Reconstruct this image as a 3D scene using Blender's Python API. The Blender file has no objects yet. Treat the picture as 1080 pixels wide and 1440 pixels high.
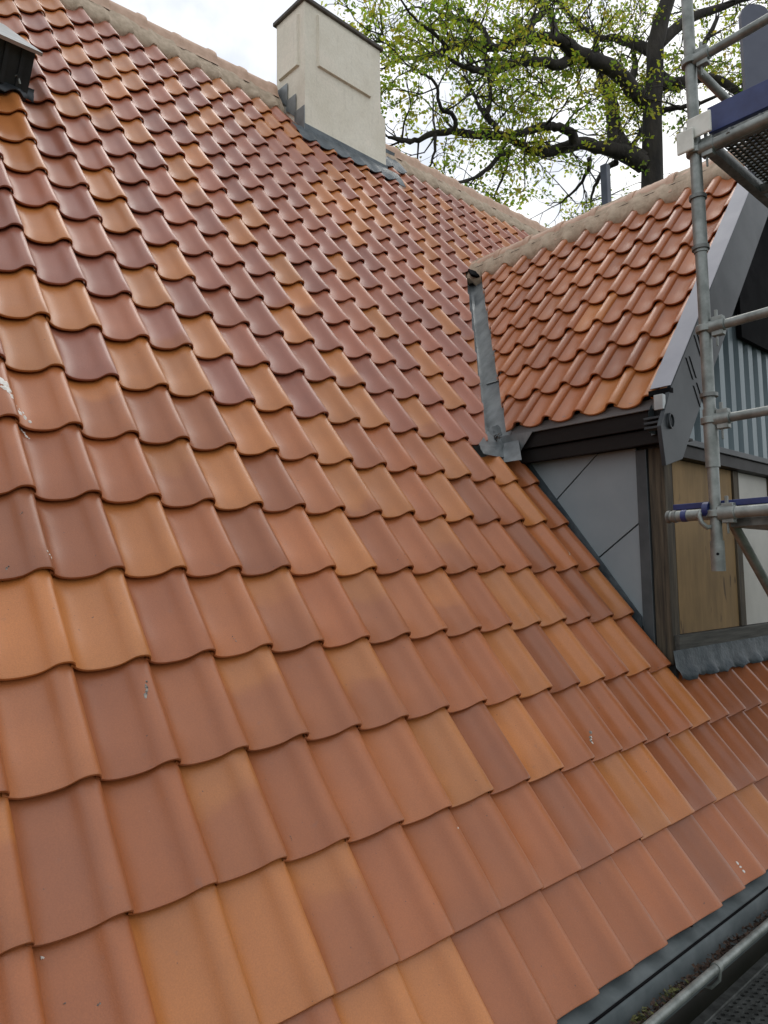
import bpy, bmesh, math, random
from mathutils import Vector, Matrix
import numpy as np
PI = math.pi
random.seed(7)
S = bpy.context.scene
COL = S.collection

# ------------------------------------------------------------------ camera
cam = bpy.data.cameras.new('camera')
cam.sensor_fit = 'VERTICAL'
cam.sensor_height = 24.0
cam.lens = 17.0547
cam.clip_start = 0.05
cam.clip_end = 600
cam_o = bpy.data.objects.new('camera', cam)
COL.objects.link(cam_o)
R_ = Vector((0.74040974, -0.67198625, -0.01509619))
U_ = Vector((-0.04846775, -0.07577683, 0.99594616))
B_ = Vector((-0.67040607, -0.73667656, -0.08867556))
CAM = Vector((-0.50897415, -1.44522779, 0.98286666))
cam_o.matrix_world = Matrix(((R_.x, U_.x, B_.x, CAM.x), (R_.y, U_.y, B_.y, CAM.y), (R_.z, U_.z, B_.z, CAM.z), (0, 0, 0, 1)))
S.camera = cam_o

# ------------------------------------------------------------------ sky, sun, exposure
SUN = Vector((0.52, 0.36, 0.77)).normalized()
elev = math.asin(SUN.z)
azim = math.atan2(SUN.x, SUN.y)
world = bpy.data.worlds.new('World')
S.world = world
world.use_nodes = True
nt = world.node_tree
nt.nodes.clear()
out = nt.nodes.new('ShaderNodeOutputWorld')
bg = nt.nodes.new('ShaderNodeBackground')
bg.inputs['Strength'].default_value = 0.125
sky = nt.nodes.new('ShaderNodeTexSky')
sky.sky_type = 'NISHITA'
sky.sun_disc = False
sky.sun_elevation = elev
sky.sun_rotation = azim
tc = nt.nodes.new('ShaderNodeTexCoord')
no = nt.nodes.new('ShaderNodeTexNoise')
no.inputs['Scale'].default_value = 4.5
no.inputs['Detail'].default_value = 7
no.inputs['Roughness'].default_value = 0.55
no.inputs['Distortion'].default_value = 0.4
cr = nt.nodes.new('ShaderNodeValToRGB')
cr.color_ramp.elements[0].position = 0.34
cr.color_ramp.elements[0].color = (0.50, 0.50, 0.50, 1)
cr.color_ramp.elements[1].position = 0.52
cr.color_ramp.elements[1].color = (1, 1, 1, 1)
no2 = nt.nodes.new('ShaderNodeTexNoise')
no2.inputs['Scale'].default_value = 7.0
no2.inputs['Detail'].default_value = 6
cr2 = nt.nodes.new('ShaderNodeValToRGB')
cr2.color_ramp.elements[0].position = 0.34
cr2.color_ramp.elements[0].color = (5.5, 6.0, 6.9, 1)
cr2.color_ramp.elements[1].position = 0.58
cr2.color_ramp.elements[1].color = (9.6, 9.6, 9.5, 1)
mx = nt.nodes.new('ShaderNodeMix')
mx.data_type = 'RGBA'
L = nt.links.new
L(tc.outputs['Generated'], no.inputs['Vector'])
L(tc.outputs['Generated'], no2.inputs['Vector'])
L(no.outputs['Fac'], cr.inputs['Fac'])
L(no2.outputs['Fac'], cr2.inputs['Fac'])
L(cr.outputs['Color'], mx.inputs['Factor'])
L(sky.outputs['Color'], mx.inputs['A'])
L(cr2.outputs['Color'], mx.inputs['B'])
L(mx.outputs['Result'], bg.inputs['Color'])
L(bg.outputs['Background'], out.inputs['Surface'])

sl = bpy.data.lights.new('sun', 'SUN')
sl.energy = 0.8
sl.angle = math.radians(32)
sl.color = (1.0, 0.95, 0.88)
so = bpy.data.objects.new('sun', sl)
so.rotation_euler = SUN.to_track_quat('Z', 'Y').to_euler()
so.location = (0, 0, 30)
COL.objects.link(so)

S.view_settings.view_transform = 'Standard'
S.view_settings.look = 'None'
S.view_settings.gamma = 1
S.view_settings.use_curve_mapping = False
S.view_settings.exposure = 0.16

# ------------------------------------------------------------------ materials
def new_mat(name):
    m = bpy.data.materials.new(name)
    m.use_nodes = True
    t = m.node_tree
    return m, t, t.nodes['Principled BSDF']

def N(t, kind, **kw):
    n = t.nodes.new(kind)
    for k, v in kw.items():
        setattr(n, k, v)
    return n

def noise(t, scale, detail=4, rough=0.5, coord='Object', vec=None, stretch=None):
    c = N(t, 'ShaderNodeTexCoord')
    src = vec or c.outputs[coord]
    if stretch:
        mp = N(t, 'ShaderNodeMapping')
        mp.inputs['Scale'].default_value = stretch
        t.links.new(src, mp.inputs['Vector'])
        src = mp.outputs['Vector']
    n = N(t, 'ShaderNodeTexNoise')
    n.inputs['Scale'].default_value = scale
    n.inputs['Detail'].default_value = detail
    n.inputs['Roughness'].default_value = rough
    t.links.new(src, n.inputs['Vector'])
    return n.outputs['Fac']

def ramp(t, fac, stops):
    r = N(t, 'ShaderNodeValToRGB')
    e = r.color_ramp.elements
    while len(e) < len(stops):
        e.new(0.5)
    for i, (p, c) in enumerate(stops):
        e[i].position = p
        e[i].color = (*c, 1) if len(c) == 3 else c
    t.links.new(fac, r.inputs['Fac'])
    return r.outputs['Color']

def mixc(t, a, b, fac, mode='MIX'):
    m = N(t, 'ShaderNodeMix', data_type='RGBA', blend_type=mode)
    for sock, v in (('A', a), ('B', b), ('Factor', fac)):
        if isinstance(v, (int, float)):
            m.inputs[sock].default_value = v
        elif isinstance(v, tuple):
            m.inputs[sock].default_value = (*v, 1)
        else:
            t.links.new(v, m.inputs[sock])
    return m.outputs['Result']

def bump(t, b, height, strength=0.3, dist=0.01):
    n = N(t, 'ShaderNodeBump')
    n.inputs['Strength'].default_value = strength
    n.inputs['Distance'].default_value = dist
    t.links.new(height, n.inputs['Height'])
    t.links.new(n.outputs['Normal'], b.inputs['Normal'])

def simple(name, c1, c2, scale=6, rough=0.6, metal=0.0, bumps=0.15, bdist=0.004, stretch=None, detail=6, lo=0.35, hi=0.65, rvar=0.1):
    m, t, b = new_mat(name)
    f = noise(t, scale, detail, 0.6, stretch=stretch)
    t.links.new(ramp(t, f, [(lo, c1), (hi, c2)]), b.inputs['Base Color'])
    b.inputs['Metallic'].default_value = metal
    f2 = noise(t, scale * 2.3, 5, 0.6, stretch=stretch)
    r = N(t, 'ShaderNodeMapRange')
    r.inputs['To Min'].default_value = rough - rvar
    r.inputs['To Max'].default_value = rough + rvar
    t.links.new(f2, r.inputs['Value'])
    t.links.new(r.outputs['Result'], b.inputs['Roughness'])
    if bumps:
        bump(t, b, f2, bumps, bdist)
    return m

def tile_material(name, use_attr):
    m, t, b = new_mat(name)
    if use_attr:
        a = N(t, 'ShaderNodeAttribute', attribute_name='Col')
        base = a.outputs['Color']
        off = N(t, 'ShaderNodeTexCoord').outputs['Object']
        flame_shade = None
    else:
        oi = N(t, 'ShaderNodeObjectInfo')
        base = oi.outputs['Color']
        tcn = N(t, 'ShaderNodeTexCoord')
        rr = N(t, 'ShaderNodeVectorMath', operation='SCALE')
        cmb = N(t, 'ShaderNodeCombineXYZ')
        for k in range(3):
            t.links.new(oi.outputs['Random'], cmb.inputs[k])
        t.links.new(cmb.outputs[0], rr.inputs[0])
        rr.inputs['Scale'].default_value = 37.0
        ad = N(t, 'ShaderNodeVectorMath', operation='ADD')
        t.links.new(tcn.outputs['Object'], ad.inputs[0])
        t.links.new(rr.outputs[0], ad.inputs[1])
        off = ad.outputs[0]
        # darker lip end: kiln flaming plus a painted soft shadow edge; alpha holds how far up it reaches
        sx = N(t, 'ShaderNodeSeparateXYZ')
        t.links.new(tcn.outputs['Object'], sx.inputs[0])
        wob = noise(t, 7.0, 2, 0.5, vec=off)
        ma = N(t, 'ShaderNodeMath', operation='MULTIPLY_ADD')
        t.links.new(wob, ma.inputs[0])
        ma.inputs[1].default_value = 0.16
        t.links.new(sx.outputs['Y'], ma.inputs[2])
        sb = N(t, 'ShaderNodeMath', operation='SUBTRACT')
        t.links.new(ma.outputs[0], sb.inputs[0])
        t.links.new(oi.outputs['Alpha'], sb.inputs[1])
        mr = N(t, 'ShaderNodeMapRange', interpolation_type='SMOOTHSTEP')
        mr.inputs['From Min'].default_value = -0.03
        mr.inputs['From Max'].default_value = 0.05
        mr.inputs['To Min'].default_value = 0.85
        mr.inputs['To Max'].default_value = 0.0
        t.links.new(sb.outputs[0], mr.inputs['Value'])
        flame_shade = mr.outputs['Result']
    c = base
    if flame_shade is not None:
        c = mixc(t, c, (0.318, 0.101, 0.033), flame_shade)
    big = noise(t, 6.0, 3, 0.5, vec=off)
    c = mixc(t, c, ramp(t, big, [(0.3, (0.91, 0.89, 0.90)), (0.7, (1.06, 1.06, 1.05))]), 0.9, 'MULTIPLY')
    fine = noise(t, 260.0, 3, 0.7, vec=off)
    c = mixc(t, c, ramp(t, fine, [(0.25, (0.82, 0.82, 0.82)), (0.75, (1.14, 1.14, 1.14))]), 0.9, 'MULTIPLY')
    stain = noise(t, 19.0, 6, 0.7, vec=off)
    c = mixc(t, c, (0.20, 0.10, 0.07), ramp(t, stain, [(0.63, (0, 0, 0)), (0.80, (0.55, 0.55, 0.55))]))
    # sparse dark grit and pale dust specks
    sp = noise(t, 75.0, 2, 0.6, vec=off)
    c = mixc(t, c, (0.05, 0.035, 0.03), ramp(t, sp, [(0.745, (0, 0, 0)), (0.77, (0.85, 0.85, 0.85))]))
    sp2 = noise(t, 58.0, 3, 0.7, vec=off)
    c = mixc(t, c, (0.55, 0.45, 0.38), ramp(t, sp2, [(0.20, (0.7, 0.7, 0.7)), (0.235, (0, 0, 0))]))
    t.links.new(c, b.inputs['Base Color'])
    rg = N(t, 'ShaderNodeMapRange')
    rg.inputs['To Min'].default_value = 0.32
    rg.inputs['To Max'].default_value = 0.42
    t.links.new(big, rg.inputs['Value'])
    t.links.new(rg.outputs['Result'], b.inputs['Roughness'])
    b.inputs['Specular IOR Level'].default_value = 0.65
    b.inputs['Coat Weight'].default_value = 0.0
    b.inputs['Coat Roughness'].default_value = 0.36
    b.inputs['Coat IOR'].default_value = 1.55
    bump(t, b, fine, 0.22, 0.002)
    return m

M = {}
M['tile'] = tile_material('engobed_clay', False)
M['tile_field'] = tile_material('engobed_clay_field', True)
M['ridge'] = simple('ridge_clay', (0.42, 0.27, 0.185), (0.56, 0.38, 0.275), 9, 0.6, 0, 0.25, 0.004)
M['mortar'] = simple('lime_mortar', (0.33, 0.255, 0.18), (0.48, 0.38, 0.28), 14, 0.85, 0, 0.6, 0.01)
M['deck'] = simple('roof_membrane', (0.03, 0.028, 0.027), (0.05, 0.045, 0.042), 8, 0.8)
m, t, b = new_mat('lime_plaster')
f1_ = noise(t, 2.6, 9, 0.65)
c = ramp(t, f1_, [(0.3, (0.66, 0.61, 0.50)), (0.7, (0.80, 0.76, 0.655))])
f2_ = noise(t, 1.3, 4, 0.6)
c = mixc(t, c, (0.70, 0.56, 0.45), ramp(t, f2_, [(0.52, (0, 0, 0)), (0.70, (0.4, 0.4, 0.4))]))
f3_ = noise(t, 5.0, 6, 0.7, stretch=(3, 3, 0.35))
c = mixc(t, c, (0.50, 0.455, 0.37), ramp(t, f3_, [(0.56, (0, 0, 0)), (0.78, (0.6, 0.6, 0.6))]))
f4_ = noise(t, 40.0, 5, 0.7)
c = mixc(t, c, ramp(t, f4_, [(0.3, (0.88, 0.88, 0.88)), (0.7, (1.05, 1.05, 1.05))]), 0.8, 'MULTIPLY')
t.links.new(c, b.inputs['Base Color']); b.inputs['Roughness'].default_value = 0.9
bump(t, b, f4_, 0.5, 0.006)
M['plaster'] = m
M['slab'] = simple('stone_cap', (0.05, 0.043, 0.037), (0.11, 0.095, 0.08), 10, 0.8, 0, 0.5, 0.01)
M['lead'] = simple('lead_sheet', (0.045, 0.060, 0.070), (0.105, 0.125, 0.137), 9, 0.45, 0.25, 0.5, 0.012)
M['leadshade'] = simple('lead_sheet_shaded', (0.022, 0.034, 0.043), (0.06, 0.078, 0.09), 9, 0.5, 0.1, 0.5, 0.012)  # copy of the lead with the dormer front's shade put into its colour
M['leadshade'].node_tree.nodes['Principled BSDF'].inputs['Specular IOR Level'].default_value = 0.3
M['zinc'] = simple('zinc_sheet', (0.13, 0.145, 0.15), (0.25, 0.27, 0.275), 7, 0.42, 0.35, 0.25, 0.008, stretch=(1, 1, 0.6))
M['gutter'] = simple('gutter_zinc', (0.06, 0.075, 0.078), (0.105, 0.122, 0.125), 8, 0.65, 0.1, 0.2, 0.004)
M['vergetop'] = simple('coated_steel_pale', (0.22, 0.228, 0.265), (0.26, 0.268, 0.305), 3, 0.5, 0.1, 0.03, 0.002)
M['barge'] = simple('coated_steel_dark', (0.022, 0.027, 0.031), (0.04, 0.047, 0.052), 2.2, 0.42, 0.1, 0)
M['barge'].node_tree.nodes['Principled BSDF'].inputs['Specular IOR Level'].default_value = 0.3
M['fascia'] = simple('black_board', (0.011, 0.010, 0.010), (0.019, 0.017, 0.016), 5, 0.5, 0, 0.1, 0.003, stretch=(1, 0.15, 1))
M['fascia'].node_tree.nodes['Principled BSDF'].inputs['Specular IOR Level'].default_value = 0.15
M['trim'] = simple('grey_trim', (0.15, 0.16, 0.165), (0.20, 0.21, 0.215), 4, 0.45, 0.3, 0.06, 0.003)
M['cheek'] = simple('grey_cladding', (0.22, 0.255, 0.275), (0.265, 0.302, 0.322), 1.7, 0.5, 0.1, 0.06, 0.004)
M['cheektrim'] = simple('dark_cladding_trim', (0.045, 0.055, 0.06), (0.08, 0.09, 0.095), 5, 0.5, 0.2, 0.1, 0.003)
M['corr'] = simple('corrugated_steel', (0.105, 0.145, 0.162), (0.16, 0.205, 0.222), 3, 0.4, 0.3, 0.06, 0.003, stretch=(1, 1, 0.15))
M['galv'] = simple('galvanised_steel', (0.15, 0.165, 0.155), (0.27, 0.29, 0.275), 16, 0.46, 0.45, 0.15, 0.002)
M['galvdark'] = simple('weathered_steel', (0.09, 0.095, 0.09), (0.20, 0.21, 0.20), 20, 0.5, 0.5, 0.2, 0.002)
M['blue'] = simple('blue_board', (0.008, 0.016, 0.085), (0.02, 0.035, 0.14), 9, 0.4, 0.0, 0.1, 0.002)
M['post'] = simple('slate_blue_paint', (0.062, 0.07, 0.10), (0.085, 0.095, 0.13), 4, 0.45, 0.1, 0.05, 0.002)
M['black'] = simple('matt_black', (0.005, 0.005, 0.006), (0.010, 0.010, 0.011), 8, 0.9)
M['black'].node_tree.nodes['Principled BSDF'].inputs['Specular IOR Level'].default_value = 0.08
M['ventbody'] = simple('vent_dark_steel', (0.022, 0.026, 0.03), (0.045, 0.05, 0.055), 6, 0.4, 0.4, 0.05, 0.002)
M['ventcover'] = simple('vent_cover_steel', (0.30, 0.32, 0.32), (0.45, 0.47, 0.46), 5, 0.35, 0.5, 0.05, 0.002)
M['panelwhite'] = simple('pale_board', (0.42, 0.41, 0.375), (0.50, 0.49, 0.45), 3, 0.7)
M['plastic'] = simple('pale_plastic', (0.50, 0.50, 0.45), (0.66, 0.66, 0.60), 12, 0.5)
M['timber'] = simple('weathered_timber', (0.030, 0.024, 0.017), (0.10, 0.078, 0.05), 9, 0.8, 0, 0.4, 0.006, stretch=(6, 6, 0.35))
M['timberdark'] = simple('dark_timber', (0.032, 0.032, 0.028), (0.085, 0.083, 0.072), 8, 0.8, 0, 0.4, 0.006, stretch=(0.4, 6, 6))
M['bark'] = simple('oak_bark', (0.013, 0.011, 0.010), (0.048, 0.041, 0.034), 3.5, 0.9, 0, 0.9, 0.05, stretch=(1, 1, 0.35))
M['grass'] = simple('lawn', (0.018, 0.028, 0.010), (0.04, 0.055, 0.02), 0.8, 0.9)
M['brickwall'] = simple('house_render', (0.028, 0.026, 0.023), (0.055, 0.05, 0.045), 2, 0.85, 0, 0.3, 0.01)
M['dirt'] = simple('leaf_litter', (0.028, 0.017, 0.012), (0.075, 0.042, 0.026), 30, 0.9)
M['moss'] = simple('moss', (0.07, 0.075, 0.02), (0.12, 0.12, 0.04), 30, 0.95)
M['dropping'] = simple('dropping', (0.55, 0.50, 0.44), (0.80, 0.77, 0.72), 60, 0.8)
M['droppingdark'] = simple('dropping_dark', (0.03, 0.025, 0.02), (0.35, 0.32, 0.28), 90, 0.8)

# plywood: long grain, knots
m, t, b = new_mat('plywood')
g = noise(t, 3.5, 6, 0.6, stretch=(5, 5, 0.8))
c = ramp(t, g, [(0.3, (0.18, 0.110, 0.042)), (0.7, (0.285, 0.18, 0.072))])
kn = noise(t, 5.0, 2, 0.5, stretch=(4.2, 4.2, 1.1))
c = mixc(t, c, (0.06, 0.032, 0.014), ramp(t, kn, [(0.66, (0, 0, 0)), (0.72, (0.8, 0.8, 0.8))]))
bl = noise(t, 2.0, 3, 0.5)
c = mixc(t, c, ramp(t, bl, [(0.35, (0.72, 0.72, 0.72)), (0.65, (1.05, 1.05, 1.05))]), 0.8, 'MULTIPLY')
t.links.new(c, b.inputs['Base Color'])
b.inputs['Roughness'].default_value = 0.75
M['plywood'] = m

# oak leaves: thin, lit through
m, t, b = new_mat('oak_leaf')
at = N(t, 'ShaderNodeAttribute', attribute_name='Col')
t.links.new(at.outputs['Color'], b.inputs['Base Color'])
b.inputs['Roughness'].default_value = 0.5
tr = N(t, 'ShaderNodeBsdfTranslucent')
hs = N(t, 'ShaderNodeHueSaturation')
hs.inputs['Value'].default_value = 1.9
t.links.new(at.outputs['Color'], hs.inputs['Color'])
t.links.new(hs.outputs['Color'], tr.inputs['Color'])
ms = N(t, 'ShaderNodeMixShader')
ms.inputs['Fac'].default_value = 0.6
t.links.new(b.outputs[0], ms.inputs[1])
t.links.new(tr.outputs[0], ms.inputs[2])
t.links.new(ms.outputs[0], t.nodes['Material Output'].inputs['Surface'])
M['leaf'] = m

# ------------------------------------------------------------------ mesh helpers
class MB:
    def __init__(self):
        self.v = []; self.f = []; self.c = []
    def add(self, verts, faces, col=None):
        o = len(self.v)
        self.v += [tuple(p) for p in verts]
        for f in faces:
            self.f.append([i + o for i in f])
            self.c.append(col)
    def box(self, lo, hi, mat=None):
        x0, y0, z0 = lo; x1, y1, z1 = hi
        vs = [Vector(p) for p in ((x0,y0,z0),(x1,y0,z0),(x1,y1,z0),(x0,y1,z0),(x0,y0,z1),(x1,y0,z1),(x1,y1,z1),(x0,y1,z1))]
        if mat is not None:
            vs = [mat @ p for p in vs]
        self.add(vs, [(3,2,1,0),(4,5,6,7),(0,1,5,4),(1,2,6,5),(2,3,7,6),(3,0,4,7)])
        return self
    def prism(self, poly, d):
        """closed solid from a planar outline pushed along vector d"""
        n = len(poly); d = Vector(d)
        a = [Vector(p) for p in poly]; bb = [p + d for p in a]
        nrm = Vector((0,0,0))
        for i in range(n):
            nrm += a[i].cross(a[(i+1) % n])
        fl = nrm.dot(d) > 0
        fs = [list(range(n))[::-1] if fl else list(range(n)), [i + n for i in (range(n) if fl else reversed(range(n)))]]
        for i in range(n):
            j = (i + 1) % n
            fs.append([i, j, j + n, i + n] if fl else [j, i, i + n, j + n])
        self.add(a + bb, fs)
        return self
    def tube(self, pts, rads, seg=12, caps=True):
        pts = [Vector(p) for p in pts]
        if not hasattr(rads, '__len__'):
            rads = [rads] * len(pts)
        vs = []; fs = []
        up = None
        for i, p in enumerate(pts):
            d = (pts[min(i+1, len(pts)-1)] - pts[max(i-1, 0)]).normalized()
            if up is None:
                up = d.orthogonal().normalized()
            up = (up - d * up.dot(d))
            up = up.normalized() if up.length > 1e-6 else d.orthogonal().normalized()
            w = d.cross(up)
            for k in range(seg):
                a = 2 * PI * k / seg
                vs.append(p + (up * math.cos(a) + w * math.sin(a)) * rads[i])
        for i in range(len(pts) - 1):
            for k in range(seg):
                k2 = (k + 1) % seg
                fs.append((i*seg+k, i*seg+k2, (i+1)*seg+k2, (i+1)*seg+k))
        if caps:
            fs.append(tuple(range(seg))[::-1])
            fs.append(tuple((len(pts)-1)*seg + k for k in range(seg)))
        self.add(vs, fs)
        return self
    def mesh(self, name, mat, smooth=None, col=False):
        me = bpy.data.meshes.new(name)
        me.from_pydata(self.v, [], self.f)
        if mat is not None:
            me.materials.append(mat)
        if smooth is not None:
            me.shade_smooth()
            if smooth < 180:
                me.set_sharp_from_angle(angle=math.radians(smooth))
        if col:
            ca = me.color_attributes.new('Col', 'FLOAT_COLOR', 'CORNER')
            arr = np.ones((len(me.loops), 4), dtype=np.float32)
            tot = np.array([len(f) for f in self.f])
            cc = np.array([c for c in self.c], dtype=np.float32)
            arr[:, :3] = np.repeat(cc, tot, axis=0)
            ca.data.foreach_set('color', arr.ravel())
        me.update()
        return me
    def build(self, name, mat, parent=None, smooth=None, col=False, bevel=0, label=None, kind=None):
        o = link(name, self.mesh(name, mat, smooth, col), parent)
        if bevel:
            md = o.modifiers.new('bevel', 'BEVEL'); md.width = bevel; md.segments = 2; md.limit_method = 'ANGLE'
        if label: o['label'] = label
        if kind: o['kind'] = kind
        return o

def link(name, me, parent=None, matrix=None):
    o = bpy.data.objects.new(name, me)
    COL.objects.link(o)
    if parent is not None:
        o.parent = parent
        o.matrix_parent_inverse = parent.matrix_world.inverted() if False else Matrix.Identity(4)
    if matrix is not None:
        o.matrix_basis = matrix
    return o

def thing(name, label, cat, group=None):
    o = bpy.data.objects.new(name, None)
    COL.objects.link(o)
    o['label'] = label; o['category'] = cat
    if group: o['group'] = group
    return o

def tag(o, label, cat=None, kind=None):
    o['label'] = label
    if cat: o['category'] = cat
    if kind: o['kind'] = kind
    return o

# ------------------------------------------------------------------ roof frames
W = 0.21; G = 0.321234; TH = math.radians(53)
EX = Vector((1,0,0)); EY = Vector((0, math.cos(TH), math.sin(TH))); EN = Vector((0, -math.sin(TH), math.cos(TH)))
def roof(c, r, off=0.0):
    return EX * (c * W) + EY * (r * G) + EN * off
def frame(ax, ay, az, o):
    return Matrix(((ax.x, ay.x, az.x, o.x), (ax.y, ay.y, az.y, o.y), (ax.z, ay.z, az.z, o.z), (0,0,0,1)))
PH = 0.8822; GD = 0.3109; DO = Vector((3.0077, 1.1918, 1.9011))
DX = Vector((0,-1,0)); DY = Vector((math.cos(PH), 0, math.sin(PH))); DN = Vector((-math.sin(PH), 0, math.cos(PH)))
def dormer_pt(c, r, off=0.0):
    return DO + DX * (c * W) + DY * (r * GD) + DN * off

# pantile profile: s across (0 left, 1 right tip), height in mm
PROF = [(-0.055, 34), (-0.02, 28), (0.02, 21), (0.07, 13), (0.13, 6), (0.20, 1.8), (0.28, 0), (0.36, 1.0), (0.44, 3.6), (0.51, 7.5), (0.57, 12.5), (0.62, 18.5),
        (0.66, 26), (0.70, 36), (0.735, 45), (0.77, 51.5), (0.81, 55.5), (0.86, 57.5), (0.91, 57.3), (0.95, 54.5), (0.98, 49.5), (1.005, 42), (1.022, 32), (1.020, 22)]
PK = 0.0475
def tile_rings(L=0.395, gauge=G, hs=1.0):
    k = 0.027 / gauge
    rings = [(0.030, -0.0155), (0.005, -0.0155), (-0.0015, -0.0125), (-0.0030, -0.007), (-0.0014, -0.0022), (0.005, 0.0), (0.10, 0.0), (0.22, 0.0), (L, 0.0)]
    vs = []
    for (v, dz) in rings:
        for (s, h) in PROF:
            vs.append(((s - 1.0) * W, v, h * 0.001 * hs - PK + dz - max(v, 0) * k))
    n = len(PROF); fs = []
    for i in range(len(rings) - 1):
        for j in range(n - 1):
            fs.append((i*n+j, i*n+j+1, (i+1)*n+j+1, (i+1)*n+j))
    return vs, fs
def tile_mesh(name, mat, gauge=G, L=0.395, hs=1.0):
    mb = MB(); v, f = tile_rings(L, gauge, hs); mb.add(v, f)
    return mb.mesh(name, mat, smooth=50)

def cut_mesh(me, mat, co, no):
    """copy of a mesh with everything on the +no side (in the space of mat) cut off; None if nothing is left, the mesh itself if untouched"""
    inv = mat.inverted()
    lco = inv @ co
    lno = (inv.to_3x3() @ no).normalized()
    ds = [(v.co - lco).dot(lno) for v in me.vertices]
    if max(ds) <= 0: return me
    if min(ds) >= 0: return None
    bm = bmesh.new(); bm.from_mesh(me)
    bmesh.ops.bisect_plane(bm, geom=bm.verts[:] + bm.edges[:] + bm.faces[:], plane_co=lco, plane_no=lno, clear_outer=True)
    if len(bm.faces) < 3:
        bm.free(); return None
    # close the sawn side with a short return so the cut shows the clay's thickness
    n = me.copy(); bm.to_mesh(n); bm.free()
    return n

# ------------------------------------------------------------------ tile tones (as laid; upper rows tinted with sky sheen, M tiles carry a shadow edge)
TONES = {'O': (0.438, 0.157, 0.040), 'R': (0.345, 0.108, 0.033), 'B': (0.298, 0.094, 0.032), 'T': (0.392, 0.130, 0.040), 'M': (0.425, 0.150, 0.039)}
LAID = {  # row: (first column, tones left to right)
 -1: (2, 'OROORRRRRRBRRO BRRO'.replace(' ', '')),
 0: (0, 'RROOMRRRRBROOBOBRBRR'),
 1: (0, 'MBRMRRTOBORRRRRORBBRRBRR'),
 2: (0, 'RTBRMRMRRROBORORBR'),
 3: (0, 'TOOBTMRMTMROORBO'),
 4: (0, 'RBBORBTORRMRRBTR'),
 5: (0, 'ORBRMOBTOOROBROR'),
 6: (0, 'RRTMRROTOBRBRORR'[:6] + 'OTOBRRORORR'),
 7: (1, 'ROBOOBOBOORORR'),
 8: (1, 'BOOTBORBROBRR'),
 9: (1, 'OBBBOBRBOBRTB'),
 10: (1, 'RBOTBOBRBORTO'),
 11: (1, 'TBRBOBRRBOBRT')}
rt = random.Random(11)
def tone(c, r):
    k = None
    if r in LAID:
        c0, s = LAID[r]
        if 0 <= c - c0 < len(s): k = s[c - c0]
    if k is None:
        k = rt.choices('ORBTM', (0.24, 0.32, 0.28, 0.11, 0.05))[0]
    col = TONES[k]
    if r >= 7 and k in 'BRT': col = {'B': (0.300, 0.104, 0.063), 'R': (0.338, 0.110, 0.056), 'T': (0.375, 0.130, 0.062)}[k]  # sky sheen of the upper rows mixed into these clay tones
    j = 1 + rt.uniform(-0.09, 0.09); w = rt.uniform(-0.05, 0.05)
    col = (col[0] * j * (1 + w * 0.5), col[1] * j, col[2] * j * (1 - w))
    fl = -1.0
    if k == 'M': fl = rt.uniform(0.22, 0.30)
    elif rt.random() < 0.16: fl = rt.uniform(0.02, 0.16)
    return col, fl

# ================================================================== HOUSE
house = thing('house', 'tall house with orange and brown clay pantile roof, cream chimney on its ridge', 'house')
RID_Y = 4.505; RID_Z = 5.978
deck = MB()
def deck_slab(mb, a, b2, c, d, th):
    """sheet a-b-c-d with thickness vector th"""
    mb.prism([a, b2, c, d], th)
X0, X1 = -10 * W, 64 * W
pk = roof(0, 23.32, -0.165)
deck.prism([(X0, 0.08 * 0 + roof(0, -0.62, -0.165).y, roof(0, -0.62, -0.165).z), (X1, roof(0, -0.62, -0.165).y, roof(0, -0.62, -0.165).z), (X1, pk.y, pk.z), (X0, pk.y, pk.z)], EN * -0.06)
roof_o = deck.build('roof', M['deck'], house)
back = MB()
bk_n = Vector((0, math.sin(TH), math.cos(TH)))
b0 = Vector((0, pk.y + 0.012, pk.z)); b1 = b0 + Vector((0, math.cos(TH), -math.sin(TH))) * 7.3
back.prism([(X0, b0.y, b0.z), (X1, b0.y, b0.z), (X1, b1.y, b1.z), (X0, b1.y, b1.z)], bk_n * -0.06)
back.build('rear_roof', M['deck'], house)
walls = MB()
walls.box((X0 + 0.2, 0.16, -3.4), (X1 - 0.2, 0.46, -0.50))
walls.build('wall', M['brickwall'], house)
gw = MB()
for xx in (X0 + 0.2, X1 - 0.5):
    gw.prism([(xx, 0.47, -3.4), (xx, 8.6, -3.4), (xx, 8.6, 0.3), (xx, RID_Y, RID_Z - 0.40), (xx, 0.47, 0.22)], (0.3, 0, 0))
gw.build('gable_wall', M['brickwall'], house)

# valley and cut lines
VA = Vector((2.963, 1.414, 0)); VB = Vector((4.191, 2.58, 0))
vd = (VB - VA).normalized(); MAIN_N = Vector((vd.y, -vd.x, 0))
DA = Vector((3.028, 1.310, 0)); DB = Vector((4.308, 2.505, 0))
dd = (DB - DA).normalized(); DORM_N = Vector((-dd.y, dd.x, 0))

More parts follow.
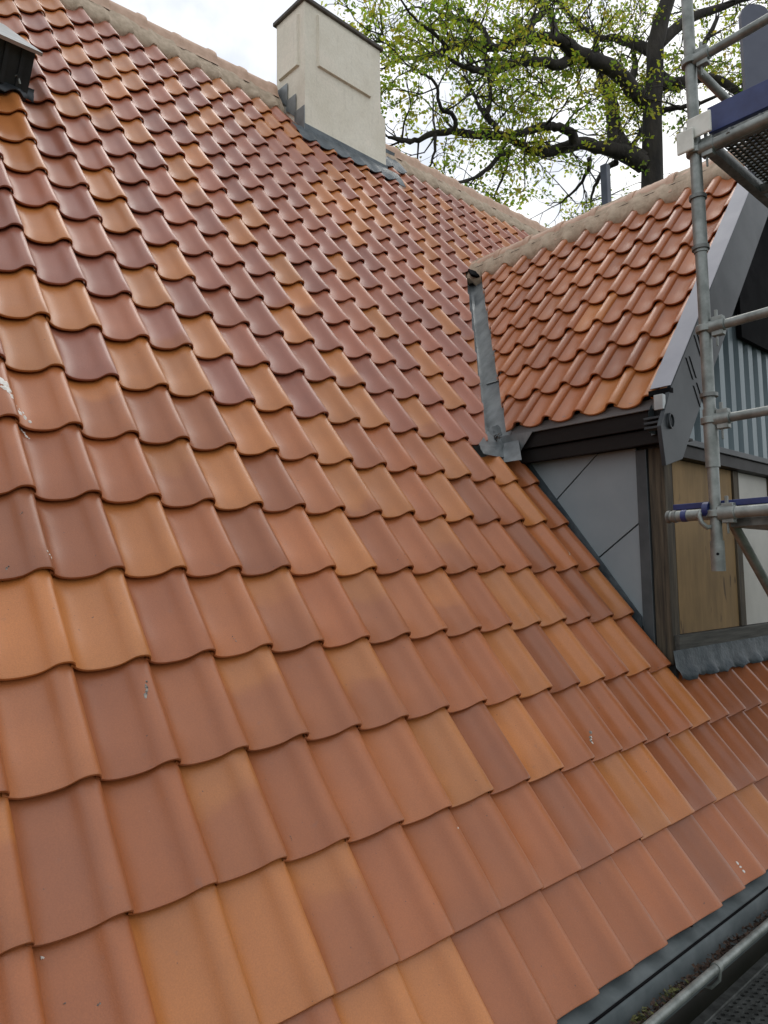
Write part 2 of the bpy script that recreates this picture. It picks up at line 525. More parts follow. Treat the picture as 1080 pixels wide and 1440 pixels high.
TILES = [tile_mesh('roof_tile', M['tile'], G, 0.395, h) for h in (1.0, 0.985, 1.015)]
ROTM = frame(EX, EY, EN, Vector((0,0,0)))
cells = []
for r in range(-1, 22):
    for c in range(-7, 61):
        if r >= 1:
            x = c * W
            if c >= 16 and r >= 2:
                # under or behind the dormer?
                p = roof(c - 1, r)
                if r < 6: continue
                lo = roof(c - 1.05, r)
                hi = roof(c - 1.05, r + 1.2)
                if (lo - VA).dot(MAIN_N) > 0 and (hi - VA).dot(MAIN_N) > 0:
                    # right of the valley: hidden, unless beyond the dormer's far side or above its ridge
                    if r < 15: continue
        if r < 2 and c > 34: continue
        if r == 1 and c >= 16 and c > 34: continue
        cells.append((c, r))
def depth_key(cell):
    return (roof(cell[0] - 0.5, cell[1] + 0.5) - CAM).length
def in_view(cell):
    p = roof(cell[0] - 0.5, cell[1] + 0.5) - CAM
    z = -p.dot(B_)
    if z < 0.1: return False
    u = 540 + 1023.28 * p.dot(R_) / z; v = 720 - 1023.28 * p.dot(U_) / z
    return -60 < u < 1140 and -60 < v < 1500
cells.sort(key=lambda q: (not in_view(q), depth_key(q)))
field = MB()
rj = random.Random(5)
n_single = 0
def chimney_blocks(c, r):
    x = (c - 0.5) * W; y = roof(c, r + 1.0).y
    return 3.52 < x < 4.55 and y > 4.1
VENT_C = (-3, 3)
for (c, r) in cells:
    rr = -0.96 if r == -1 else r
    if c <= 3 and c > -3 and r in (15, 16, 17): continue          # roof vent stands here
    if chimney_blocks(c, r) and r >= 21: continue
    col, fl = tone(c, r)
    base = roof(c, rr)
    jit = Matrix.Rotation(rj.uniform(-0.009, 0.009), 4, 'Z') @ Matrix.Rotation(rj.uniform(-0.010, 0.010), 4, 'Y') @ Matrix.Rotation(rj.uniform(-0.004, 0.004), 4, 'X')
    mw = Matrix.Translation(base + EX * rj.uniform(-0.0022, 0.0022) + EY * rj.uniform(-0.0045, 0.0045) + EN * rj.uniform(-0.001, 0.0015)) @ ROTM @ jit
    me = TILES[rj.randrange(3)]
    if r >= 7 and c >= 12 and r < 15:
        me = cut_mesh(me, mw, VA, MAIN_N)
        if me is None: continue
    if c >= 16 and r == 1:
        me = cut_mesh(me, mw, roof(0, 2.0), EY)
    if c == 14 or c == 15:
        if r == 6: me = cut_mesh(me, mw, roof(0, 6.72), EY)
    if n_single < 300 and in_view((c, r)):
        o = link('roof_tile', me, roof_o, mw)
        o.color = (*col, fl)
        n_single += 1
    else:
        vs = [mw @ v.co for v in me.vertices]
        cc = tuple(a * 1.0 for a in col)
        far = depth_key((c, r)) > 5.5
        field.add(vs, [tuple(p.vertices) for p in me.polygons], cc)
fo = field.build('roof_tile_field', M['tile_field'], roof_o, smooth=50, col=True, kind='stuff')
fo['label'] = 'smaller distant pantiles climbing to the ridge'

# ridge of the main roof
rg = random.Random(3)
def ridge_piece(L=0.375, rad=0.125, drop=0.14):
    mb = MB(); n = 11
    prof = []
    for k in range(n):
        a = math.radians(-8 + 196 * k / (n - 1))
        prof.append((math.cos(a) * rad, math.sin(a) * rad))
    prof = [(prof[0][0] + 0.03, prof[0][1] - 0.06)] + prof + [(prof[-1][0] - 0.03, prof[-1][1] - 0.06)]
    n = len(prof)
    rings = [(0.0, 0.94, 0), (0.295, 1.0, 0.0), (0.305, 1.08, 0), (0.35, 1.10, 0), (L, 1.09, 0), (L, 0.95, 0)]
    vs = []
    for (x, s, z) in rings:
        vs += [(x, a * s, b2 * s) for a, b2 in prof]
    fs = []
    for i in range(len(rings) - 1):
        for j in range(n - 1):
            fs.append((i*n+j, (i+1)*n+j, (i+1)*n+j+1, i*n+j+1))
    mb.add(vs, fs)
    return mb.mesh('ridge_tile', M['ridge'], smooth=45)
RIDGE = ridge_piece()
cz = RID_Z - 0.125 + 0.03
k = 0; x = X0
while x < 60 * W:
    if not (3.42 < x + 0.17 < 4.62):
        mw = Matrix.Translation((x, RID_Y + rg.uniform(-0.006, 0.006), cz + rg.uniform(-0.006, 0.006))) @ Matrix.Rotation(rg.uniform(-0.012, 0.012), 4, 'X')
        link('ridge_tile', RIDGE, roof_o, mw)
    x += 0.343
# mortar bedding under the ridge tiles, following the tile waves
def mortar_strip(mb, P, c0, c1, r0, r1, seed, lift0=0.008, lift1=0.02):
    rn = random.Random(seed)
    ncol = int((c1 - c0) * 8)
    rows = [(r0, -0.05), (r0, lift0), (r0 + 0.12, lift0 + 0.012), ((r0 + r1) / 2, lift1), (r1, lift1)]
    idx = []; vs = []
    for i in range(ncol + 1):
        c = c0 + (c1 - c0) * i / ncol
        s = (c % 1.0)
        h = np.interp(s, [p[0] for p in PROF[1:]], [p[1] for p in PROF[1:]]) * 0.001 - PK
        jr = rn.uniform(-0.05, 0.05)
        for q, (r, l) in enumerate(rows):
            wgt = (1.0, 0.95, 0.55, 0.15, 0.0)[q]
            vs.append(P(c, r + (jr if q < 3 else 0), l + h * wgt - 0.02 * wgt + rn.uniform(-0.003, 0.003)))
    m5 = len(rows); fs = []
    for i in range(ncol):
        for q in range(m5 - 1):
            fs.append((i*m5+q, (i+1)*m5+q, (i+1)*m5+q+1, i*m5+q+1))
    mb.add(vs, fs)
mo = MB()
mortar_strip(mo, roof, -9, 16.4, 21.95, 23.12, 1, 0.008, 0.025)
mortar_strip(mo, roof, 22.0, 60, 21.95, 23.12, 2, 0.008, 0.025)
mo.build('ridge_mortar', M['mortar'], roof_o, smooth=60)

# chimney -----------------------------------------------------------
chim = MB()
CX0, CX1, CY0, CY1 = 3.50, 4.53, 4.02, 4.49
CAPZ = 6.69
CR = Matrix.Translation((CX0, CY0, 0)) @ Matrix.Rotation(math.radians(1.5), 4, 'Z') @ Matrix.Translation((-CX0, -CY0, 0))
def cpt(x, y, z): return CR @ Vector((x, y, z))
# shaft with recessed panels on the two faces seen
def panel_face(mb, P, u0, u1, z0, z1, pu0, pu1, pz0, pz1, dep):
    a = [P(u0, z0, 0), P(u1, z0, 0), P(u1, z1, 0), P(u0, z1, 0)]
    q = [P(pu0, pz0, 0), P(pu1, pz0, 0), P(pu1, pz1, 0), P(pu0, pz1, 0)]
    e_ = abs(dep) * 0.35; w = [P(pu0 + e_, pz0 + e_ * 0.3, dep), P(pu1 - e_, pz0 + e_ * 0.3, dep), P(pu1 - e_, pz1 - e_, dep), P(pu0 + e_, pz1 - e_, dep)]
    fs = []
    for i in range(4):
        j = (i + 1) % 4
        fs.append((i, j, 4 + j, 4 + i)); fs.append((4 + i, 4 + j, 8 + j, 8 + i))
    fs.append((8, 9, 10, 11))
    mb.add(a + q + w, fs)
ZB = 4.9
panel_face(chim, lambda u, z, d: cpt(CX0 + u, CY0 + d, z), 0, CX1 - CX0, ZB, CAPZ, 0.155, 0.875, 6.07, 6.625, -0.028)
panel_face(chim, lambda u, z, d: cpt(CX0 + d, CY1 - u, z), 0, CY1 - CY0, ZB, CAPZ, 0.06, 0.385, 6.05, 6.60, -0.028)
chim.add([cpt(CX1, CY0, ZB), cpt(CX1, CY1, ZB), cpt(CX1, CY1, CAPZ), cpt(CX1, CY0, CAPZ), cpt(CX0, CY1, ZB), cpt(CX0, CY1, CAPZ)],
         [(0, 1, 2, 3), (1, 4, 5, 2)])
chimney = chim.build('chimney', M['plaster'], house)
pl = MB()
pl.box((CX1 + 0.001, CY0 + 0.003, ZB), (CX1 + 0.07, CY1 - 0.003, 5.93), CR)
pl.prism([cpt(CX1 + 0.001, CY0 + 0.003, 5.93), cpt(CX1 + 0.07, CY0 + 0.003, 5.93), cpt(CX1 + 0.001, CY0 + 0.003, 5.975)], CR.to_3x3() @ Vector((0, CY1 - CY0 - 0.006, 0)))
pl.build('chimney_plinth', M['plaster'], chimney)
cp = MB()
cp.box((CX0 - 0.03, CY0 - 0.03, CAPZ), (CX1 + 0.03, CY1 + 0.03, CAPZ + 0.04), CR)
cp.build('chimney_cap', M['slab'], chimney, bevel=0.006)
# lead apron and upstand at the chimney foot
fl = MB()
def lead_apron(mb, P, c0, c1, r_hi, r_lo, wall, seed, per=8, tooth=0.12, kk=0.62):
    """lead dressed from an upstand (list of points by c) down over the tile waves"""
    rn = random.Random(seed); n = int((c1 - c0) * per); vs = []; fs = []
    for i in range(n + 1):
        c = c0 + (c1 - c0) * i / n; s = c % 1.0
        h = np.interp(s, [p[0] for p in PROF[1:]], [p[1] for p in PROF[1:]]) * 0.001 - PK
        rl = r_lo + tooth * math.sin(2 * PI * (c + 0.1)) * 0.5 + rn.uniform(-0.03, 0.03)
        up = wall(c)
        pts = [up, P(c, r_hi, 0.012 + rn.uniform(-0.003, 0.003)), P(c, r_hi * 0.5 + rl * 0.5, h * 0.5 * kk + 0.014 + rn.uniform(-0.004, 0.004)), P(c, rl, h * kk + 0.010 + rn.uniform(-0.002, 0.003)), P(c, rl - 0.004, h * kk + 0.004)]
        vs += pts
    m5 = 5
    for i in range(n):
        for q in range(m5 - 1):
            fs.append((i*m5+q, i*m5+q+1, (i+1)*m5+q+1, (i+1)*m5+q))
    mb.add(vs, fs)
lead_apron(fl, roof, 15.9, 22.6, 20.85, 20.2, lambda c: Vector((c * W, roof(c, 20.85).y + 0.006, roof(c, 20.85, 0.02).z + 0.004)), 4)
fl.build('lead_apron', M['lead'], chimney, smooth=60)
us = MB()
us.box((CX0 - 0.012, CY0 - 0.012, 5.05), (CX1 + 0.082, CY0 - 0.002, 5.40), CR)
us.box((CX0 - 0.012, CY0 - 0.001, 5.05), (CX0 - 0.002, CY0 + 0.55, 5.42), CR)
us.build('lead_upstand', M['lead'], chimney)
ss = MB()
for i, yy in enumerate((0.02, 0.16, 0.30)):
    z0 = 5.36 + yy * 1.327
    ss.prism([cpt(CX0 - 0.016, CY0 + yy - 0.03, z0 - 0.05), cpt(CX0 - 0.016, CY0 + yy + 0.13, z0 + 0.10), cpt(CX0 - 0.016, CY0 + yy + 0.13, z0 + 0.20), cpt(CX0 - 0.016, CY0 + yy - 0.03, z0 + 0.20)], (0.006, 0, 0))
ss.build('step_flashing', M['zinc'], chimney)
co = MB()
lead_apron(co, roof, 22.0, 23.9, 22.6, 21.55, lambda c: roof(c, 22.7, 0.05), 9)
co.build('lead_corner', M['lead'], chimney, smooth=60)

# roof vent ---------------------------------------------------------
vt = MB()
def rp(c, r, h): return roof(c, r, h)
def rbox(mb, c0, c1, r0, r1, h0, h1):
    mb.box((c0 * W, r0 * G, h0), (c1 * W, r1 * G, h1), ROTM)
def vprof(mb, c0, c1, prof):
    mb.prism([rp(c0, r, h) for r, h in prof], EX * ((c1 - c0) * W))
vprof(vt, -2.9, 3.18, [(14.80, -0.05), (14.80, 0.0), (14.98, 0.215), (18.0, -0.04), (18.0, -0.06)])
vent = vt.build('roof_vent', M['ventbody'], roof_o)
for i in range(15):
    c = -2.75 + i * 0.40
    vr = MB()
    vprof(vr, c, c + 0.11, [(14.80, 0.008), (14.755, 0.010), (14.935, 0.218), (14.97, 0.210)])
    vr.build('vent_rib', M['ventbody'], vent)
vc = MB()
vprof(vc, -3.1, 3.30, [(14.84, 0.238), (14.84, 0.244), (18.12, -0.016), (18.12, -0.022)])
vprof(vc, -3.1, 3.30, [(14.838, 0.224), (14.838, 0.244), (14.830, 0.244), (14.830, 0.224)])
vc.build('vent_cover', M['ventcover'], vent)
va = MB()
lead_apron(va, roof, -2.9, 3.35, 14.85, 14.70, lambda c: rp(c, 14.87, 0.03), 6)
va.build('vent_apron', M['ventbody'], vent, smooth=60)
vb2 = MB()
vb2.tube([rp(2.80, 14.88, 0.055), rp(2.88, 14.84, 0.075), rp(2.94, 14.78, 0.04)], 0.007, 8)
vb2.build('vent_clip', M['galv'], vent)

# eaves gutter ------------------------------------------------------
gut = MB()
E0 = roof(0, -0.96, -0.045)
gx0, gx1 = -2.0, 8.0
gprof = [(0.08, -0.205), (-0.188, -0.310), (-0.198, -0.322), (-0.204, -0.365), (-0.222, -0.392), (-0.25, -0.396), (-0.272, -0.374), (-0.281, -0.342)]
gv = []
for xx in (gx0, gx1):
    gv += [(xx, y, z) for y, z in gprof]
n = len(gprof)
gut.add(gv, [(j, j + 1, n + j + 1, n + j) for j in range(n - 1)])
gutter = gut.build('gutter', M['gutter'], house, smooth=40)
md = gutter.modifiers.new('thick', 'SOLIDIFY'); md.thickness = 0.003
sm = MB(); sm.box((gx0, -0.1925, -0.3125), (gx1, -0.1865, -0.3065)); sm.build('gutter_seam', M['black'], gutter)
bd = MB(); bd.tube([(gx0, -0.286, -0.334), (gx1, -0.286, -0.334)], 0.0135, 14); bd.build('gutter_bead', M['galv'], gutter, smooth=60)
for xx in (0.95, 2.02, 3.1, 4.2):
    br = MB()
    br.tube([(xx - 0.012, -0.286, -0.334), (xx + 0.012, -0.286, -0.334)], 0.0175, 14)
    br.tube([(xx, -0.296, -0.338), (xx, -0.292, -0.372), (xx, -0.262, -0.408), (xx, -0.215, -0.412)], 0.006, 8)
    br.build('gutter_bracket', M['galv'], gutter, smooth=60)
# droppings on the tiles --------------------------------------------
def splat(c, r, L_, w_, ang, mat, seed, h=0.004, n=5):
    rn = random.Random(seed); mb = MB()
    s = c % 1.0
    hh = np.interp(s, [p[0] for p in PROF[1:]], [p[1] for p in PROF[1:]]) * 0.001 - PK - (r % 1.0) * 0.027
    p0 = roof(c, r, hh)
    for i in range(n):
        t_ = (i / max(1, n - 1) - 0.5) if n > 1 else 0
        cx = t_ * L_ * math.cos(ang) + rn.uniform(-1, 1) * w_ * 0.35; cy = t_ * L_ * math.sin(ang) + rn.uniform(-1, 1) * w_ * 0.35
        rx = w_ * rn.uniform(0.35, 0.7); ry = w_ * rn.uniform(0.5, 1.1)
        sN = 9; ring = []
        for k in range(sN):
            a = 2 * PI * k / sN; q = rn.uniform(0.75, 1.2)
            ring.append((math.cos(a) * rx * q, math.sin(a) * ry * q))
        def P(x, y, z):
            ss_ = (c + (cx + x) / W) % 1.0
            h2 = np.interp(ss_, [p[0] for p in PROF[1:]], [p[1] for p in PROF[1:]]) * 0.001 - PK - (r % 1.0) * 0.027 - (cy + y) * 0.084
            return EX * (c * W + cx + x) + EY * (r * G + cy + y) + EN * (h2 + z)
        vs = [P(x, y, 0.0004) for x, y in ring] + [P(x * 0.6, y * 0.6, h * 0.7) for x, y in ring] + [P(0, 0, h)]
        fs = []
        for k in range(sN):
            k2 = (k + 1) % sN
            fs.append((k, k2, sN + k2, sN + k)); fs.append((sN + k, sN + k2, 2 * sN))
        mb.add(vs, fs)
    o = mb.build('bird_dropping', mat, roof_o, smooth=80)
    return o
def rc_of(u, v):
    """tile-grid position of a mark, from its sight line"""
    d = (R_ * ((u - 540) / 1023.28) + U_ * (-(v - 720) / 1023.28) - B_)
    t_ = -(CAM.dot(EN)) / d.dot(EN) if False else (-0.02 - CAM.dot(EN)) / d.dot(EN)
    X = CAM + d * t_
    return X.x / W, X.dot(EY) / G
for i, (u, v, L_, w_, an, mt) in enumerate([
        (24, 568, 0.13, 0.013, 2.2, 'dropping'), (10, 548, 0.07, 0.018, 2.2, 'dropping'), (38, 594, 0.06, 0.008, 2.0, 'dropping'), (18, 560, 0.10, 0.007, 2.4, 'dropping'),
        (204, 972, 0.045, 0.007, 1.3, 'droppingdark'), (68, 786, 0.02, 0.006, 2.0, 'dropping'), (13, 791, 0.012, 0.006, 1.0, 'droppingdark'),
        (30, 722, 0.006, 0.003, 0.5, 'droppingdark'), (74, 728, 0.005, 0.003, 0.5, 'droppingdark'), (334, 892, 0.02, 0.0035, 1.8, 'droppingdark'),
        (372, 867, 0.02, 0.004, 1.9, 'dropping'), (302, 576, 0.012, 0.005, 1.0, 'dropping'), (796, 780, 0.05, 0.012, 1.0, 'dropping'),
        (1047, 1217, 0.035, 0.008, 1.6, 'dropping'), (69, 1336, 0.004, 0.0035, 0, 'dropping'), (145, 1406, 0.006, 0.0035, 0, 'droppingdark'),
        (100, 1402, 0.004, 0.002, 0, 'droppingdark'), (276, 1129, 0.01, 0.003, 2, 'droppingdark'), (417, 1172, 0.01, 0.0025, 1.5, 'droppingdark'),
        (836, 1032, 0.04, 0.010, 1.0, 'droppingdark'), (838, 1036, 0.03, 0.006, 1.0, 'dropping'), (753, 1228, 0.016, 0.004, 1.2, 'dropping'), (642, 1166, 0.005, 0.003, 0, 'dropping')]):
    c_, r_ = rc_of(u, v)
    splat(c_, r_, L_, w_, an, M[mt], i, h=0.0025, n=(7 if L_ > 0.04 else 3))

# ================================================================== DORMER
dormer = thing('dormer', 'large gabled dormer with pantile slope, grey cheek and corrugated blue-grey gable', 'dormer')
ddk = MB()
lo_r, hi_r = -0.05, 8.72
V1 = Vector((2.985, 1.45, 0)); 
q0 = dormer_pt(4.55, lo_r + 0.1, -0.145); q1 = dormer_pt(4.55, hi_r, -0.145)
def on_dormer(x, y, off):
    # point of the dormer slope over (x, y)
    r = ((Vector((x, 0, 0)) - Vector((DO.x, 0, 0))).x - DN.x * off) / (DY.x * GD)
    p = dormer_pt(0, r, off); return Vector((p.x, y, p.z))
a0 = on_dormer(q0.x, 1.62, -0.085); a1 = on_dormer(q1.x, 3.35, -0.085)
ddk.prism([q0, q1, Vector((q1.x, 3.35, q1.z)), Vector((q0.x, 1.50, q0.z))], DN * -0.05)
APX = 4.745
ddk.prism([Vector((2*APX - p.x, p.y, p.z)) for p in (q0, q1, Vector((q1.x, 3.35, q1.z)), Vector((q0.x, 1.50, q0.z)))], Vector((-DN.x, 0, DN.z)) * -0.05)
dslope = ddk.build('dormer_roof', M['deck'], dormer)
DT = [tile_mesh('dormer_tile', M['tile'], GD, 0.385, h) for h in (1.0, 0.98, 1.02)]
DROT = frame(DX, DY, DN, Vector((0,0,0)))
dt = random.Random(21)
for r in range(0, 9):
    for c in range(-12, 6):
        base = dormer_pt(c, r)
        k = dt.choices('ORBTM', (0.02, 0.48, 0.30, 0.19, 0.01))[0]
        if r == 0 and c >= 3: k = 'O'
        col = TONES[k]; j = 1 + dt.uniform(-0.08, 0.08)
        jit = Matrix.Rotation(dt.uniform(-0.006, 0.006), 4, 'Z') @ Matrix.Rotation(dt.uniform(-0.007, 0.007), 4, 'Y')
        mw = Matrix.Translation(base + DX * dt.uniform(-0.002, 0.002) + DY * dt.uniform(-0.003, 0.003)) @ DROT @ jit
        me = cut_mesh(DT[dt.randrange(3)], mw, DA, DORM_N)
        if me is None: continue
        if r >= 7:
            me = cut_mesh(me, mw, dormer_pt(0, 8.35), DY)
            if me is None: continue
        if c >= 5:
            me = cut_mesh(me, mw, dormer_pt(4.42, 0), DX)
            if me is None: continue
        o = link('dormer_tile', me, dormer, mw)
        o.color = (col[0] * j, col[1] * j, col[2] * j, dt.uniform(0.02, 0.12) if dt.random() < 0.12 else -1.0)
# dormer ridge
DRID = ridge_piece(0.36, 0.115)
yy = 2.95; i = 0
dz = 4.0 - 0.115
while yy > 0.30:
    mw = Matrix.Translation((APX + rg.uniform(-0.004, 0.004), yy, dz + rg.uniform(-0.004, 0.004))) @ Matrix.Rotation(-PI / 2, 4, 'Z')
    link('ridge_tile', DRID, dormer, mw)
    yy -= 0.333
# end tile is a cut piece closing the ridge at the verge
dm = MB()
mortar_strip(dm, dormer_pt, -8.4, 4.45, 7.78, 8.62, 8, 0.006, 0.027)
dm.build('ridge_mortar', M['mortar'], dormer, smooth=60)
# valley gutter of folded zinc
vz = MB()
rows = []
nV = 26
rn = random.Random(2)
for i in range(nV + 1):
    tt = i / nV
    x = 2.93 + (4.82 - 2.93) * tt
    # valley bottom: where the two battened surfaces meet
    zD = DO.z + math.tan(PH) * (x - DO.x) - 0.105 / math.cos(PH)
    y0 = (zD + 0.105 / math.cos(TH)) / math.tan(TH)
    c0 = Vector((x, y0, zD))
    j = rn.uniform(-0.004, 0.004)
    lft = c0 + Vector((-0.16, 0, 0)); lft.z = math.tan(TH) * lft.y - 0.102 / math.cos(TH)
    lm = c0 + Vector((-0.012, 0, 0.0)); lm.z += 0.004
    rm = c0 + Vector((0, -0.02, 0.004 + j))
    r1 = c0 + Vector((0, -0.12, 0.010 + j)); r2_ = c0 + Vector((0, -0.24, 0.012))
    rows += [lft, lm, rm, r1, r2_]
m5 = 5
vz.add(rows, [(i*m5+q, (i+1)*m5+q, (i+1)*m5+q+1, i*m5+q+1) for i in range(nV) for q in range(m5-1)])
vz.build('valley_gutter', M['zinc'], dormer, smooth=30)
# seam across the valley sheets
vs_ = MB()
for tt in (0.30,):
    x = 2.93 + 1.89 * tt
    zD = DO.z + math.tan(PH) * (x - DO.x) - 0.098 / math.cos(PH); y0 = (zD + 0.072 / math.cos(TH)) / math.tan(TH)
    vs_.prism([(x, y0 - 0.01, zD + 0.006), (x, y0 - 0.22, zD + 0.010), (x + 0.012, y0 - 0.22, zD + 0.019), (x + 0.012, y0 - 0.01, zD + 0.016)], DN * 0.004)
vs_.build('valley_seam', M['zinc'], dormer)
# lead saddle under the valley foot
sd = MB()
outl = [(13.20, 6.62), (13.25, 6.86), (13.95, 7.20), (14.45, 7.45), (15.00, 7.60), (15.22, 7.45), (15.22, 6.66), (14.6, 6.62), (13.93, 6.60)]
cx_, cr_ = 14.4, 6.95
rsd = random.Random(4); vs = [roof(cx_, cr_, 0.004)]; fs = []; nO = len(outl) * 4
ring_ = []
for i in range(len(outl)):
    a = outl[i]; b_ = outl[(i + 1) % len(outl)]
    for k in range(4): ring_.append((a[0] + (b_[0] - a[0]) * k / 4, a[1] + (b_[1] - a[1]) * k / 4))
for f_ in (0.33, 0.66, 1.0):
    for (c, r) in ring_:
        vs.append(roof(cx_ + (c - cx_) * f_, cr_ + (r - cr_) * f_, -0.004 + rsd.uniform(-0.004, 0.004)))
for k in range(nO):
    k2 = (k + 1) % nO
    fs.append((0, 1 + k2, 1 + k))
    for q in range(2): fs.append((1 + q*nO + k, 1 + q*nO + k2, 1 + (q+1)*nO + k2, 1 + (q+1)*nO + k))
sd.add(vs, fs)
sd.build('lead_saddle', M['zinc'], dormer, smooth=60)
sf_ = MB()
sf_.prism([(3.054, 1.392, 1.846), (3.054, 1.132, 1.838), (3.054, 1.254, 1.700), (3.054, 1.325, 1.712)], (-0.004, 0, 0))
sf_.build('saddle_flap', M['zinc'], dormer)
# black piece put in as the dark gap under the ridge end
vh = MB()
vh.prism([Vector((4.56, 2.90, 3.84)), Vector((4.68, 2.80, 3.79)), Vector((4.65, 2.79, 3.74)), Vector((4.53, 2.84, 3.76))], (-0.02, -0.02, 0.01))
vh.build('valley_head_gap', M['black'], dormer)
# eaves trim and fascia boards
et = MB(); et.box((3.062, 0.31, 1.836), (3.08, 1.30, 1.892)); et.build('eaves_trim', M['trim'], dormer, bevel=0.003)
f1 = MB(); f1.box((3.085, 0.262, 1.748), (3.105, 1.32, 1.841)); f1.build('fascia', M['fascia'], dormer, bevel=0.003)
f2 = MB(); f2.box((3.11, 0.262, 1.664), (3.13, 1.32, 1.744)); f2.build('fascia', M['fascia'], dormer, bevel=0.003)
sf = MB(); sf.box((3.131, 0.262, 1.672), (3.26, 1.30, 1.684)); sf.build('soffit', M['fascia'], dormer)
# cheek: three overlapping panels with diagonal joints
CXK = 3.20
Yf, Yb, Zt = 0.556, 1.29, 1.67
def zroof(y): return math.tan(TH) * y - 0.05
def seam_y(z, ya, za): return ya - (z - za) * 1.18
def cheek_panel(pts, dx):
    mb = MB(); mb.prism([(CXK - dx, y, z) for y, z in pts], (0.02, 0, 0)); mb.build('cheek_panel', M['cheek'], dormer, bevel=0.002)
s1 = lambda z: 1.0834 + (1.4221 - z) * 1.20
s2 = lambda z: 0.8053 + (1.0738 - z) * 1.42
# joint lines cross the cheek from the tile line up to the front trim / soffit
def roof_cross(s):
    z = 1.0
    for _ in range(60):
        z = z + 0.5 * (zroof(s(z)) - z) * 0.6
    return z
j1lo = roof_cross(s1); j2lo = roof_cross(s2)
j2hi_z = 1.0738 + (0.8053 - Yf) / 1.42
cheek_panel([(Yf, zroof(Yf)), (s2(j2lo), j2lo), (Yf, j2hi_z)], 0.0)
cheek_panel([(s2(j2lo) + 0.004, j2lo + 0.006), (s1(j1lo), j1lo), (s1(Zt), Zt), (Yf, Zt), (Yf, j2hi_z + 0.008)], 0.003)
cheek_panel([(s1(j1lo) + 0.004, j1lo + 0.006), (Yb, Zt + 0.02), (s1(Zt) + 0.008, Zt)], 0.006)
ck = MB(); ck.box((CXK + 0.022, 0.40, -0.1), (CXK + 0.05, 2.2, 1.70)); ck.build('cheek_backing', M['cheektrim'], dormer)
ct = MB(); ct.box((CXK - 0.012, 0.492, 0.50), (CXK + 0.02, 0.554, 1.655)); ct.build('corner_trim', M['cheektrim'], dormer, bevel=0.003)
cf = MB(); cf.prism([(CXK - 0.014, y, z) for y, z in ((0.56, zroof(0.56) - 0.02), (1.30, zroof(1.30) - 0.02), (1.30, zroof(1.30) + 0.055), (0.56, zroof(0.56) + 0.055))], (0.006, 0, 0)); cf.build('side_flashing', M['lead'], dormer)
cpst = MB(); cpst.box((CXK, 0.398, 0.50), (CXK + 0.09, 0.488, 1.655)); cpst.build('corner_post', M['timber'], dormer, bevel=0.004)
# front wall below the gable
YW = 0.40
XR = 2 * APX - CXK
pw = MB(); pw.box((CXK + 0.095, YW, 0.655), (4.055, YW + 0.015, 1.60)); pw.build('plywood_panel', M['plywood'], dormer)
st = MB(); st.box((4.06, YW - 0.012, 0.655), (4.14, YW + 0.02, 1.60)); st.build('stud', M['timber'], dormer, bevel=0.003)
pv = MB(); pv.box((4.145, YW + 0.004, 0.655), (4.63, YW + 0.015, 1.60)); pv.build('pale_panel', M['panelwhite'], dormer)
st2 = MB(); st2.box((4.635, YW - 0.012, 0.655), (4.72, YW + 0.02, 1.60)); st2.build('stud', M['timber'], dormer, bevel=0.003)
pv2 = MB(); pv2.box((4.725, YW + 0.004, 0.655), (XR, YW + 0.015, 1.60)); pv2.build('pale_panel', M['panelwhite'], dormer)
sb_ = MB(); sb_.box((CXK + 0.02, YW - 0.03, 0.565), (XR, YW + 0.02, 0.652)); sb_.build('sill_beam', M['timberdark'], dormer, bevel=0.004)
hb = MB(); hb.box((CXK + 0.05, YW - 0.06, 1.602), (XR, YW + 0.02, 1.668)); hb.build('head_board', M['fascia'], dormer)
bw = MB(); bw.box((CXK + 0.06, YW + 0.024, -0.1), (XR - 0.06, YW + 0.06, 1.70)); bw.prism([(CXK + 0.06, YW + 0.06, 1.701), (XR - 0.06, YW + 0.06, 1.701), (APX, YW + 0.06, 3.80)], (0, 0.03, 0)); bw.build('wall_backing', M['deck'], dormer)
gt = MB(); gt.box((CXK + 0.05, YW - 0.075, 1.670), (XR, YW - 0.005, 1.705)); gt.build('gable_trim', M['barge'], dormer, bevel=0.003)
# corrugated gable sheet
cg = MB()
xs = []
p_ = 0.152; x = 3.02
while x < XR + 0.1:
    for dxx, dpt in ((0.0, 0), (0.068, 0), (0.084, 0.032), (0.136, 0.032)):
        xs.append((x + dxx, dpt))
    x += p_
def ztop(x): return 3.93 - abs(x - APX) * math.tan(PH) - 0.02
vs = []; fs = []
xs = [q for q in xs if ztop(q[0]) > 1.72]
for (x, d) in xs:
    vs += [(x, YW + d - 0.02, 1.706), (x, YW + d - 0.02, ztop(x))]
for i in range(len(xs) - 1):
    fs.append((2*i, 2*i+2, 2*i+3, 2*i+1))
cg.add(vs, fs)
cgo = cg.build('gable_sheet', M['corr'], dormer)
# plain black panel across the gable top
ow = MB(); ow.prism([(4.20, YW - 0.06, 3.24), (4.20, YW - 0.06, 2.46), (5.29, YW - 0.06, 2.46), (5.29, YW - 0.06, 3.24), (APX, YW - 0.06, 3.86)], (0, 0.03, 0)); ow.build('gable_dark_panel', M['black'], dormer)
